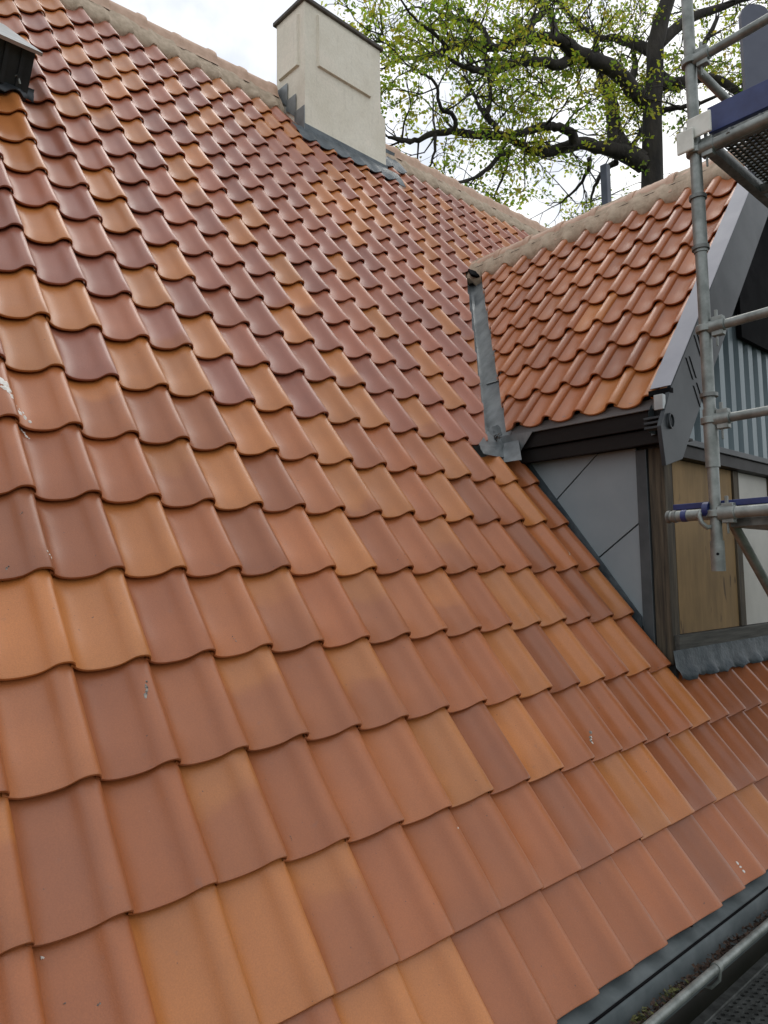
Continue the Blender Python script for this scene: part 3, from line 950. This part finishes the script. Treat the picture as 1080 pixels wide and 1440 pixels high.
# verge: pale cap flashing over the tile edge, dark bargeboard below
def verge(sign):
    X = lambda x: x if sign > 0 else 2 * APX - x
    vt_ = MB()
    pts = [on_dormer(2.985, 0.345, 0.030), on_dormer(2.985, 0.235, 0.030), on_dormer(APX - 0.03, 0.235, 0.030), on_dormer(APX - 0.03, 0.345, 0.030)]
    dnn = Vector((DN.x * sign, 0, DN.z))
    vt_.prism([Vector((X(p.x), p.y, p.z)) for p in pts], dnn * 0.004)
    vt_.build('verge_flashing', M['vergetop'], dormer)
    bb = MB()
    up = on_dormer(APX + 0.0, 0, 0.033)
    lo = on_dormer(2.99, 0, 0.033)
    poly = [(lo.x - 0.005, lo.z - 0.02), (2.862, 1.70), (2.895, 1.505), (3.075, 1.555), (3.42, 2.00), (APX, up.z - 0.42), (APX, up.z - 0.004)]
    bb.prism([(X(x), 0.236, z) for x, z in poly], (0, 0.022, 0))
    bb.build('bargeboard', M['barge'], dormer, bevel=0.002)
verge(1); verge(-1)
lip = MB(); lp = on_dormer(2.99, 0.29, 0.0)
lip.box((lp.x - 0.02, 0.232, lp.z + 0.005), (lp.x + 0.012, 0.348, lp.z + 0.030)); lip.build('verge_end', M['black'], dormer)
# slots in the bargeboard
sl_ = MB()
for (x, z) in ((3.165, 2.100), (3.205, 2.115), (3.235, 1.962), (3.275, 1.985), (3.275, 2.245), (3.315, 2.26)):
    sl_.prism([(x, 0.2345, z), (x + 0.014, 0.2345, z), (x + 0.080, 0.2345, z - 0.105), (x + 0.066, 0.2345, z - 0.105)], (0, 0.0012, 0))
sl_.build('bargeboard_slot', M['black'], dormer)
# folded box end with round plug at the eaves corner
be = MB(); be.box((2.905, 0.240, 1.790), (2.934, 0.290, 1.868)); be.build('eaves_end_box', M['ventcover'], dormer, bevel=0.003)
be2 = MB()
for k in range(3):
    be2.box((2.90, 0.262, 1.700 + k * 0.024), (2.962, 0.345, 1.712 + k * 0.024))
be2.build('eaves_end_fold', M['barge'], dormer, bevel=0.002)
pg = MB()
cpg = Vector((2.955, 0.226, 1.735))
for (r0, r1, yy0) in ((0.030, 0.037, -0.004),):
    vs = []; fs = []; n = 24
    for k in range(n):
        a = 2 * PI * k / n
        for (rr_, y_) in ((r0, 0.008), (r0, -0.008 - yy0), (r1, -0.008 - yy0), (r1, 0.008)):
            vs.append((cpg.x + math.cos(a) * rr_ * 0.75, cpg.y + y_, cpg.z + math.sin(a) * rr_ * 1.1))
    for k in range(n):
        k2 = (k + 1) % n
        for q in range(4):
            q2 = (q + 1) % 4
            fs.append((k*4+q, k*4+q2, k2*4+q2, k2*4+q))
    pg.add(vs, fs)
pg.build('eaves_plug', M['barge'], dormer, smooth=40)
# lead apron under the front wall
ap = MB()
lead_apron(ap, roof, 14.95, 34, 1.90, 1.72, lambda c: Vector((c * W, YW - 0.032, 0.580)), 12, tooth=0.05, kk=0.45)
ap.build('lead_apron', M['leadshade'], dormer, smooth=60)

# ================================================================== SCAFFOLD
scaf = thing('scaffold', 'galvanised tube scaffold with blue toe boards in front of the dormer gable', 'scaffold')
PX, PY = 2.522, -0.150
RT = 0.02415
def tube(name, pts, r, mat='galv', parent=None, seg=16):
    mb = MB(); mb.tube(pts, r, seg); return mb.build(name, M[mat], parent or scaf, smooth=50)
std = tube('standard', [(PX, PY, 1.42), (PX, PY, 4.6)], RT)
for z in (2.585, 2.36, 1.72):
    col_ = MB(); col_.tube([(PX, PY, z - 0.008), (PX, PY, z + 0.008)], 0.036, 16)
    col_.build('collar', M['galvdark'], std, smooth=50)
slv = MB(); slv.tube([(PX, PY, 2.34), (PX, PY, 2.59)], 0.0285, 16); slv.build('sleeve', M['galv'], std, smooth=50)
s2_ = tube('standard', [(PX, PY, 0.985), (PX, PY, 1.415)], 0.0225)
sv2 = MB(); sv2.tube([(PX, PY, 1.415), (PX, PY, 1.66)], 0.0285, 16); sv2.build('sleeve', M['galv'], s2_, smooth=50)
hole = MB()
hd = (Vector((CAM.x - PX, CAM.y - PY, 0))).normalized()
hp = Vector((PX, PY, 1.055)) + hd * 0.0270
hole.tube([hp, hp + hd * 0.0012], 0.006, 10); hole.build('pin_hole', M['black'], s2_)
bs = MB(); bs.tube([(PX, PY, 0.985), (PX, PY, 1.11)], 0.0275, 16); bs.build('spigot', M['galv'], s2_, smooth=50)
tube('standard', [(PX, -1.25, -3.4), (PX, -1.25, 4.6)], RT)
tube('standard', [(5.09, PY, 0.985), (5.09, PY, 4.6)], RT)
tube('standard', [(5.09, -1.25, -3.4), (5.09, -1.25, 4.6)], RT)
def coupler(z, end_r=0.030):
    mb = MB()
    mb.tube([(PX, PY - 0.018, z), (PX - 0.004, PY - 0.085, z)], [end_r, end_r * 0.85], 12)
    mb.box((PX - 0.016, PY - 0.078, z - 0.042), (PX + 0.016, PY - 0.030, z + 0.040))
    mb.tube([(PX, PY, z - 0.014), (PX, PY, z + 0.014)], 0.038, 16)
    # wedge
    mb.prism([(PX - 0.005, PY - 0.055, z + 0.070), (PX - 0.005, PY - 0.040, z + 0.070), (PX - 0.005, PY - 0.044, z - 0.085), (PX - 0.005, PY - 0.051, z - 0.085)], (0.010, 0, 0))
    o = mb.build('coupler', M['galv'], scaf, smooth=35, bevel=0.0025)
for z, rr_ in ((3.20, 0.017), (2.005, 0.019), (1.612, 0.019)):
    tube('guard_rail', [(PX, PY - 0.06, z), (PX - 0.06, -1.24, z)], 0.0195)
    coupler(z)
tube('transom', [(PX, PY - 0.06, 2.79), (PX - 0.05, -1.24, 2.79)], RT)
coupler(2.79)
tube('transom', [(PX - 0.005, 0.055, 1.222), (PX, PY - 0.02, 1.222), (PX - 0.05, -1.24, 1.222)], RT)
coupler(1.222, 0.034)
ring = MB()
for y_ in (0.045, 0.02): ring.tube([(PX - 0.004, y_ + 0.007, 1.222), (PX - 0.004, y_ - 0.007, 1.222)], 0.0275, 14)
ring.build('end_ring', M['galvdark'], scaf, smooth=50)
bt = MB(); bt.tube([(PX - 0.004, -0.012, 1.222), (PX - 0.004, -0.034, 1.222)], 0.0262, 14); bt.build('tape_band', M['blue'], scaf, smooth=50)
bt = MB(); bt.tube([(PX - 0.004, -0.108, 1.240), (PX - 0.004, -0.132, 1.240)], 0.034, 14); bt.build('tape_band', M['blue'], scaf, smooth=50)
hk = MB()
hk.tube([(PX - 0.02, -0.098, 1.235), (PX - 0.042, -0.10, 1.215), (PX - 0.044, -0.11, 1.185), (PX - 0.028, -0.125, 1.165), (PX - 0.005, -0.135, 1.17)], 0.010, 10)
hk.build('hook', M['galv'], scaf, smooth=50)
tube('ledger', [(PX, PY, 3.20), (5.09, PY, 3.20)], 0.0195)
tube('brace', [(PX + 0.09, PY - 0.02, 1.205), (PX + 0.62, PY - 0.02, 0.78), (5.0, PY - 0.02, -1.137)], 0.021)
# toe boards
tb = MB(); tb.box((PX + 0.035, -1.22, 2.868), (PX + 0.062, -0.195, 2.985)); tb.build('toe_board', M['blue'], scaf, bevel=0.003)
tb = MB(); tb.box((PX + 0.035, -1.22, 1.252), (PX + 0.062, 0.048, 1.278)); tb.build('toe_board', M['blue'], scaf, bevel=0.003)
tb = MB(); tb.box((PX + 0.10, PY - 0.06, 1.252), (5.05, PY - 0.035, 1.278)); tb.build('toe_board', M['galvdark'], scaf, bevel=0.003)
# perforated steel deck, upper lift
def perforated(x0, x1, y0, y1, z, pitch=0.030, seedless=True):
    mb = MB(); py = pitch * 0.8
    nx = int((x1 - x0) / pitch); ny = int((y1 - y0) / py)
    for j in range(ny):
        for i in range(nx):
            cx = x0 + (i + 0.5 + (0.5 if j % 2 else 0)) * pitch; cy = y0 + (j + 0.5) * py
            if cx + pitch / 2 > x1: continue
            o = [(cx - pitch/2, cy - py/2), (cx + pitch/2, cy - py/2), (cx + pitch/2, cy + py/2), (cx - pitch/2, cy + py/2)]
            rr_ = pitch * 0.29
            q = [(cx - rr_, cy), (cx - rr_*0.4, cy - rr_*0.85), (cx + rr_*0.4, cy - rr_*0.85), (cx + rr_, cy), (cx + rr_*0.4, cy + rr_*0.85), (cx - rr_*0.4, cy + rr_*0.85)]
            vs = [(*p, z) for p in o] + [(*p, z) for p in q] + [(*p, z - 0.006) for p in q]
            fs = [(0, 1, 6, 5), (1, 7, 6), (1, 2, 7), (2, 3, 9, 8), (2, 8, 7), (3, 4, 9), (3, 0, 4), (0, 5, 4)]
            fs += [(4 + k, 4 + (k + 1) % 6, 10 + (k + 1) % 6, 10 + k) for k in range(6)]
            mb.add(vs, fs)
    return mb
pd = perforated(PX + 0.07, 4.6, -0.98, -0.205, 2.845)
pdo = pd.build('deck_plate', M['galvdark'], scaf)
fr = MB()
fr.box((PX + 0.03, -0.203, 2.795), (5.05, -0.165, 2.852)); fr.box((PX + 0.03, -1.02, 2.795), (5.05, -0.982, 2.852))
fr.box((PX + 0.03, -0.981, 2.795), (PX + 0.068, -0.204, 2.850))
for x_ in (3.1, 3.75, 4.4): fr.box((x_, -0.981, 2.795), (x_ + 0.03, -0.204, 2.835))
fr.build('deck_frame', M['galvdark'], scaf)
hk2 = MB()
for y_ in (-0.30, -0.42, -0.62):
    hk2.tube([(PX + 0.05, y_, 2.80), (PX + 0.03, y_, 2.835), (PX - 0.005, y_, 2.82), (PX - 0.025, y_, 2.79)], 0.010, 8)
hk2.build('deck_hook', M['galvdark'], scaf, smooth=50)
ld = MB(); ld.box((PX + 0.06, -0.98, 1.165), (5.05, PY - 0.03, 1.205)); ld.build('deck_plank', M['galvdark'], scaf, bevel=0.004)
# pale protective plate wrapped round the upper coupler
pp = MB()
pp.box((PX - 0.045, PY - 0.09, 2.83), (PX - 0.032, PY + 0.015, 2.925)); pp.box((PX - 0.06, PY - 0.02, 2.775), (PX - 0.048, PY + 0.055, 2.875))
pp.box((PX - 0.047, PY + 0.016, 2.79), (PX + 0.03, PY + 0.03, 2.90))
pp.build('coupler_cover', M['plastic'], scaf, bevel=0.006)
# flat slate-blue end post with rounded head beyond the upper deck
ep = MB(); pts = []
bx, by, wd = 3.54, -0.08, 0.115
for k in range(9):
    a = PI * k / 8
    pts.append((bx - math.cos(a) * wd / 2 * 1.0, by + math.cos(a) * wd / 2 * 0.9, 4.03 + math.sin(a) * 0.055))
pts = [(bx - wd/2, by + wd/2*0.9, 3.10)] + pts + [(bx + wd/2, by - wd/2*0.9, 3.10)]
ep.prism(pts, (0.02, 0.022, 0)); ep.build('end_post', M['post'], scaf)
# lower working deck on the eaves side
lw = perforated(2.0, 4.4, -0.62, 0.02, -0.86, 0.040)
lw.build('deck_plate', M['galvdark'], scaf)
lf = MB(); lf.box((2.0, 0.022, -0.91), (4.4, 0.06, -0.85)); lf.box((2.0, -0.66, -0.91), (4.4, -0.622, -0.85)); lf.box((2.0, -0.615, -0.93), (4.4, 0.018, -0.905)); lf.build('deck_frame', M['galvdark'], scaf)

# ================================================================== litter in the gutter
lt = MB(); rl = random.Random(9)
for i in range(3800):
    x = rl.uniform(0.9, 4.0)
    dens = 0.5 + 0.5 * math.sin(x * 5.1 + 1.0) * math.sin(x * 2.3)
    if rl.random() > 0.35 + dens * 0.65: continue
    y = -0.244 + rl.gauss(0, 0.013); z = -0.386 + rl.uniform(0.0, 0.045)
    if y < -0.268 or y > -0.212: continue
    s = rl.uniform(0.004, 0.010)
    rot = Matrix.Translation((x, y, z)) @ Matrix.Rotation(rl.uniform(0, 6.28), 4, 'Z') @ Matrix.Rotation(rl.uniform(-1, 1), 4, 'X') @ Matrix.Rotation(rl.uniform(-1, 1), 4, 'Y')
    vs = [rot @ Vector(p) for p in ((-s, -s*0.5, 0), (s, -s*0.4, s*0.3), (s*0.8, s*0.5, 0), (-s*0.8, s*0.6, s*0.4))]
    lt.add(vs, [(0, 1, 2, 3)])
tag(lt.build('leaf_litter', M['dirt']), 'brown fallen leaf litter lying along the grey eaves gutter', 'litter', 'stuff')
ms_ = MB()
for (x0_, n_) in ((1.62, 50), (1.80, 60), (3.2, 40)):
    for i in range(n_):
        x = x0_ + rl.gauss(0, 0.03); y = -0.232 + rl.gauss(0, 0.010); z = -0.375 + rl.uniform(0, 0.03); s = rl.uniform(0.004, 0.009)
        rot = Matrix.Translation((x, y, z)) @ Matrix.Rotation(rl.uniform(0, 6.28), 4, 'Z') @ Matrix.Rotation(rl.uniform(-1, 1), 4, 'X')
        vs = [rot @ Vector(p) for p in ((-s, -s, 0), (s, -s, s*0.3), (0, s, s*0.5))]
        ms_.add(vs, [(0, 1, 2)])
tag(ms_.build('moss', M['moss']), 'yellow green moss tufts in the eaves gutter', 'moss', 'stuff')
# nest of litter at the valley foot
vl = MB()
for i in range(120):
    p = Vector((2.99 + rl.gauss(0, 0.018), 1.385 + rl.gauss(0, 0.022), 1.83)); p.z = math.tan(PH) * (p.x - DO.x) + DO.z - 0.085 + rl.uniform(0, 0.03); s = rl.uniform(0.004, 0.010)
    rot = Matrix.Translation(p) @ Matrix.Rotation(rl.uniform(0, 6.28), 4, 'Z') @ Matrix.Rotation(rl.uniform(-1, 1), 4, 'X')
    vl.add([rot @ Vector(q) for q in ((-s, -s*0.6, 0), (s, -s*0.6, s*0.3), (0, s, s*0.4))], [(0, 1, 2)])
tag(vl.build('leaf_litter', M['dirt']), 'small clump of brown leaves caught at the foot of the zinc valley', 'litter', 'stuff')

# ================================================================== OAK TREE
oak = thing('oak_tree', 'big spreading oak with dark trunk and fresh yellow-green leaves behind the roofs', 'tree')
def at(u, v, d):
    return CAM + (R_ * ((u - 540) / 1023.28) + U_ * (-(v - 720) / 1023.28) - B_) * d
D0 = 16.0
def crop(p): return (520 + p[0] * 0.4074, p[1] * 0.4074, p[2] * 0.4074)
rb = random.Random(17)
LIMBS = [  # traced in plan from the oak's silhouette: x, y, width, with the depth each limb runs to
 ([(955,355,50),(890,290,46),(830,232,50),(760,205,46),(700,172,48),(650,137,38),(560,130,31),(480,150,28),(420,165,25),(340,155,22),(270,170,19),(200,195,15),(110,205,11),(50,236,8)], 0.0, -2.2),
 ([(705,190,36),(660,226,33),(600,214,29),(520,210,28),(450,232,28),(390,246,22),(320,228,14),(265,198,10)], -0.4, -2.6),
 ([(945,562,60),(870,512,60),(845,440,46),(836,360,40),(810,290,32),(790,230,25),(785,170,18),(770,90,12)], 0.0, 1.8),
 ([(945,570,56),(870,526,50),(800,510,40),(720,494,38),(640,520,34),(560,521,30),(500,490,23),(440,466,25),(380,466,24),(300,455,22),(230,456,20),(170,482,16),(110,486,14),(64,474,9)], 0.0, -2.6),
 ([(705,492,34),(690,456,28),(640,438,26),(590,440,26),(530,458,23),(470,468,18)], -0.9, -1.8),
 ([(440,446,20),(410,410,18),(380,372,14),(358,326,10),(330,270,7)], -1.8, -1.4),
 ([(400,404,16),(416,340,14),(410,268,12),(400,196,10)], -1.8, -1.2),
 ([(292,450,16),(290,400,14),(245,372,12),(230,300,10),(190,260,8),(148,238,6)], -2.2, -3.0),
 ([(560,130,30),(552,100,26),(572,66,24),(600,42,21),(580,10,18),(520,-20,14)], -0.9, -0.2),
 ([(640,130,26),(634,96,24),(624,50,22),(598,0,18),(580,-60,12)], -0.6, 0.6),
 ([(480,520,18),(440,552,14),(400,590,12),(330,626,9),(290,640,5)], -1.4, -2.4),
 ([(480,520,14),(474,570,10),(455,620,8),(430,682,5)], -1.4, -0.8),
 ([(760,545,16),(745,610,11),(700,664,8),(660,700,5)], -0.5, 0.6),
 ([(225,460,12),(220,540,8),(204,578,5)], -2.3, -2.2),
 ([(975,175,40),(910,152,29),(850,132,23),(780,124,18),(700,60,12),(640,-10,8)], 0.2, 1.6),
 ([(900,285,24),(912,240,22),(920,215,16),(900,150,10)], 0.1, 0.9),
 ([(985,250,46),(1060,300,30),(1110,240,24),(1150,160,18),(1200,60,12)], 0.2, 1.6),
 ([(1000,385,18),(1060,372,16),(1120,360,12),(1200,330,9)], 0.2, -0.8),
 ([(990,300,40),(1180,268,26),(1290,330,24),(1400,358,20),(1560,330,14),(1700,300,8)], 0.1, -1.0),
 ([(1000,150,40),(1110,60,30),(1230,20,22),(1380,-40,14)], 0.2, 1.0),
 ([(780,170,14),(740,215,11),(720,260,8),(735,320,5)], -0.2, -0.6),
 ([(110,205,10),(75,165,8),(45,120,5)], -2.2, -2.6),
 ([(420,165,18),(380,90,14),(300,60,11),(220,35,8),(160,25,5)], -1.5, -0.6),
 ([(270,170,14),(215,110,11),(150,60,8),(90,-20,5)], -1.9, -2.6),
 ([(850,560,22),(800,600,14),(770,660,9),(760,720,5)], 0.2, 1.0),
 ([(900,520,16),(940,440,12),(960,420,7)], 0.6, 1.4),
]
skel = []
tk = MB()
trunk_pts = [at(917, 262, D0 + 0.0)]
base = trunk_pts[0]
tp = [(base.x + 0.15, base.y, -3.4), (base.x + 0.05, base.y, -1.5), (base.x, base.y, 4.0)]
trd = [0.62, 0.42, 0.30]
for (u, v, w_) in [(975,640,74),(975,500,68),(975,380,62),(984,260,56),(985,160,58),(1008,60,54),(1035,-20,48),(1075,-140,36),(1080,-260,22)]:
    q = crop((u, v, w_)); tp.append(tuple(at(q[0], q[1], D0))); trd.append(q[2] * D0 / 1023.28 / 2)
tk.tube(tp, trd, 14)
trunk = tk.build('trunk', M['bark'], oak, smooth=60)
def wig(pts, rads, n, amp, rn):
    """resample a polyline with small wobble"""
    P = [Vector(p) for p in pts]; out_p = []; out_r = []
    for i in range(len(P) - 1):
        for k in range(n):
            t_ = k / n
            a = P[max(i-1, 0)]; b_ = P[i]; c_ = P[i+1]; d_ = P[min(i+2, len(P)-1)]
            q = 0.5 * ((2*b_) + (-a + c_) * t_ + (2*a - 5*b_ + 4*c_ - d_) * t_**2 + (-a + 3*b_ - 3*c_ + d_) * t_**3)
            out_p.append(q + Vector((rn.uniform(-1,1), rn.uniform(-1,1), rn.uniform(-1,1))) * amp)
            out_r.append(rads[i] * (1 - t_) + rads[i+1] * t_)
    out_p.append(P[-1]); out_r.append(rads[-1])
    return out_p, out_r
for (pts, d0, d1) in LIMBS:
    P = []; Rr = []
    for i, p in enumerate(pts):
        q = crop(p); dp = D0 + d0 + (d1 - d0) * i / (len(pts) - 1)
        P.append(at(q[0], q[1], dp)); Rr.append(max(0.012, q[2] * dp / 1023.28 / 2 * 1.10))
    pp_, rr_ = wig(P, Rr, 4, 0.018, rb)
    mb = MB(); mb.tube(pp_, rr_, 9)
    mb.build('limb', M['bark'], oak, smooth=60)
    skel.append((pp_, rr_))
# twigs grow from the limbs, leaves sit in bunches on the twigs
tw = MB(); lf_ = MB(); nodes = []
LC = [(0.225, 0.28, 0.020), (0.165, 0.235, 0.018), (0.30, 0.325, 0.025), (0.10, 0.155, 0.014), (0.28, 0.265, 0.03)]
def twig(p, d, L_, r0, depth):
    n = 4; pts = [p]; q = p.copy(); dd_ = d.copy()
    for i in range(n):
        dd_ = (dd_ + Vector((rb.uniform(-1,1), rb.uniform(-1,1), rb.uniform(-0.8,0.9))) * 0.45).normalized()
        q = q + dd_ * (L_ / n); pts.append(q.copy())
        if depth < 2 and rb.random() < (0.75 if depth == 0 else 0.5):
            nd = (dd_ + Vector((rb.uniform(-1,1), rb.uniform(-1,1), rb.uniform(-1,1))) * 1.0).normalized()
            twig(q.copy(), nd, L_ * rb.uniform(0.45, 0.7), r0 * 0.55, depth + 1)
        if i >= 1 or depth > 0: nodes.append(q.copy())
    tw.add(*tube_raw(pts, [r0, r0*0.8, r0*0.6, r0*0.45, r0*0.3]))
def tube_raw(pts, rads, seg=4):
    m_ = MB(); m_.tube(pts, rads, seg, caps=False); return m_.v, m_.f
for (pp_, rr_) in skel:
    acc = 0
    for i in range(2, len(pp_)):
        seg_l = (pp_[i] - pp_[i-1]).length; acc += seg_l
        if acc > 0.42:
            acc = 0
            for _ in range(2 if rr_[i] < 0.13 else 1):
                d = Vector((rb.uniform(-1,1), rb.uniform(-1,1), rb.uniform(-0.7,1.0))).normalized()
                twig(pp_[i].copy(), d, rb.uniform(0.7, 1.5), min(0.022, rr_[i] * 0.5), 0)
    d = (pp_[-1] - pp_[-3]).normalized()
    for _ in range(3):
        twig(pp_[-1].copy(), (d + Vector((rb.uniform(-1,1), rb.uniform(-1,1), rb.uniform(-1,1))) * 0.6).normalized(), rb.uniform(0.7, 1.3), 0.014, 0)
tw.build('twigs', M['bark'], oak, kind='stuff')
for p in nodes:
    if rb.random() < 0.83: continue
    k = rb.choice(LC); v_ = rb.uniform(0.8, 1.2)
    for _ in range(rb.randrange(8, 16)):
        o_ = Vector((rb.gauss(0, 1), rb.gauss(0, 1), rb.gauss(0, 0.8))) * 0.085
        s = rb.uniform(0.035, 0.065)
        ax = Vector((rb.uniform(-1,1), rb.uniform(-1,1), rb.uniform(-1,0.6))).normalized()
        sd_ = ax.orthogonal().normalized(); sd_ = Matrix.Rotation(rb.uniform(0, 6.28), 3, ax) @ sd_
        nn = ax.cross(sd_)
        c0 = p + o_
        w2 = s * 0.55
        vs = [c0, c0 + ax * s * 0.9 + sd_ * w2 + nn * s * 0.2, c0 + ax * s * 1.9, c0 + ax * s * 0.9 - sd_ * w2 + nn * s * 0.2]
        cc = tuple(a * v_ * rb.uniform(0.85, 1.15) for a in k)
        lf_.add(vs, [(0, 1, 2), (0, 2, 3)], cc)
lf_.build('foliage', M['leaf'], oak, col=True, kind='stuff')
print('nodes', len(nodes), 'leaf faces', len(lf_.f), 'single tiles', n_single, 'cells', len(cells))

# ================================================================== post behind, ground
pb = MB(); b_ = at(852, 262, 14.0)
pb.box((b_.x - 0.07, b_.y - 0.07, -3.4), (b_.x + 0.07, b_.y + 0.07, b_.z + 0.42))
tag(pb.build('post', M['post'], bevel=0.01), 'dark blue square post standing behind the dormer ridge beside the oak', 'post')
gr = MB(); gr.add([(-250, -250, -3.4), (250, -250, -3.4), (250, 250, -3.4), (-250, 250, -3.4)], [(0, 1, 2, 3)])
go = gr.build('ground', M['grass']); go['kind'] = 'structure'; go['label'] = 'lawn around the house'
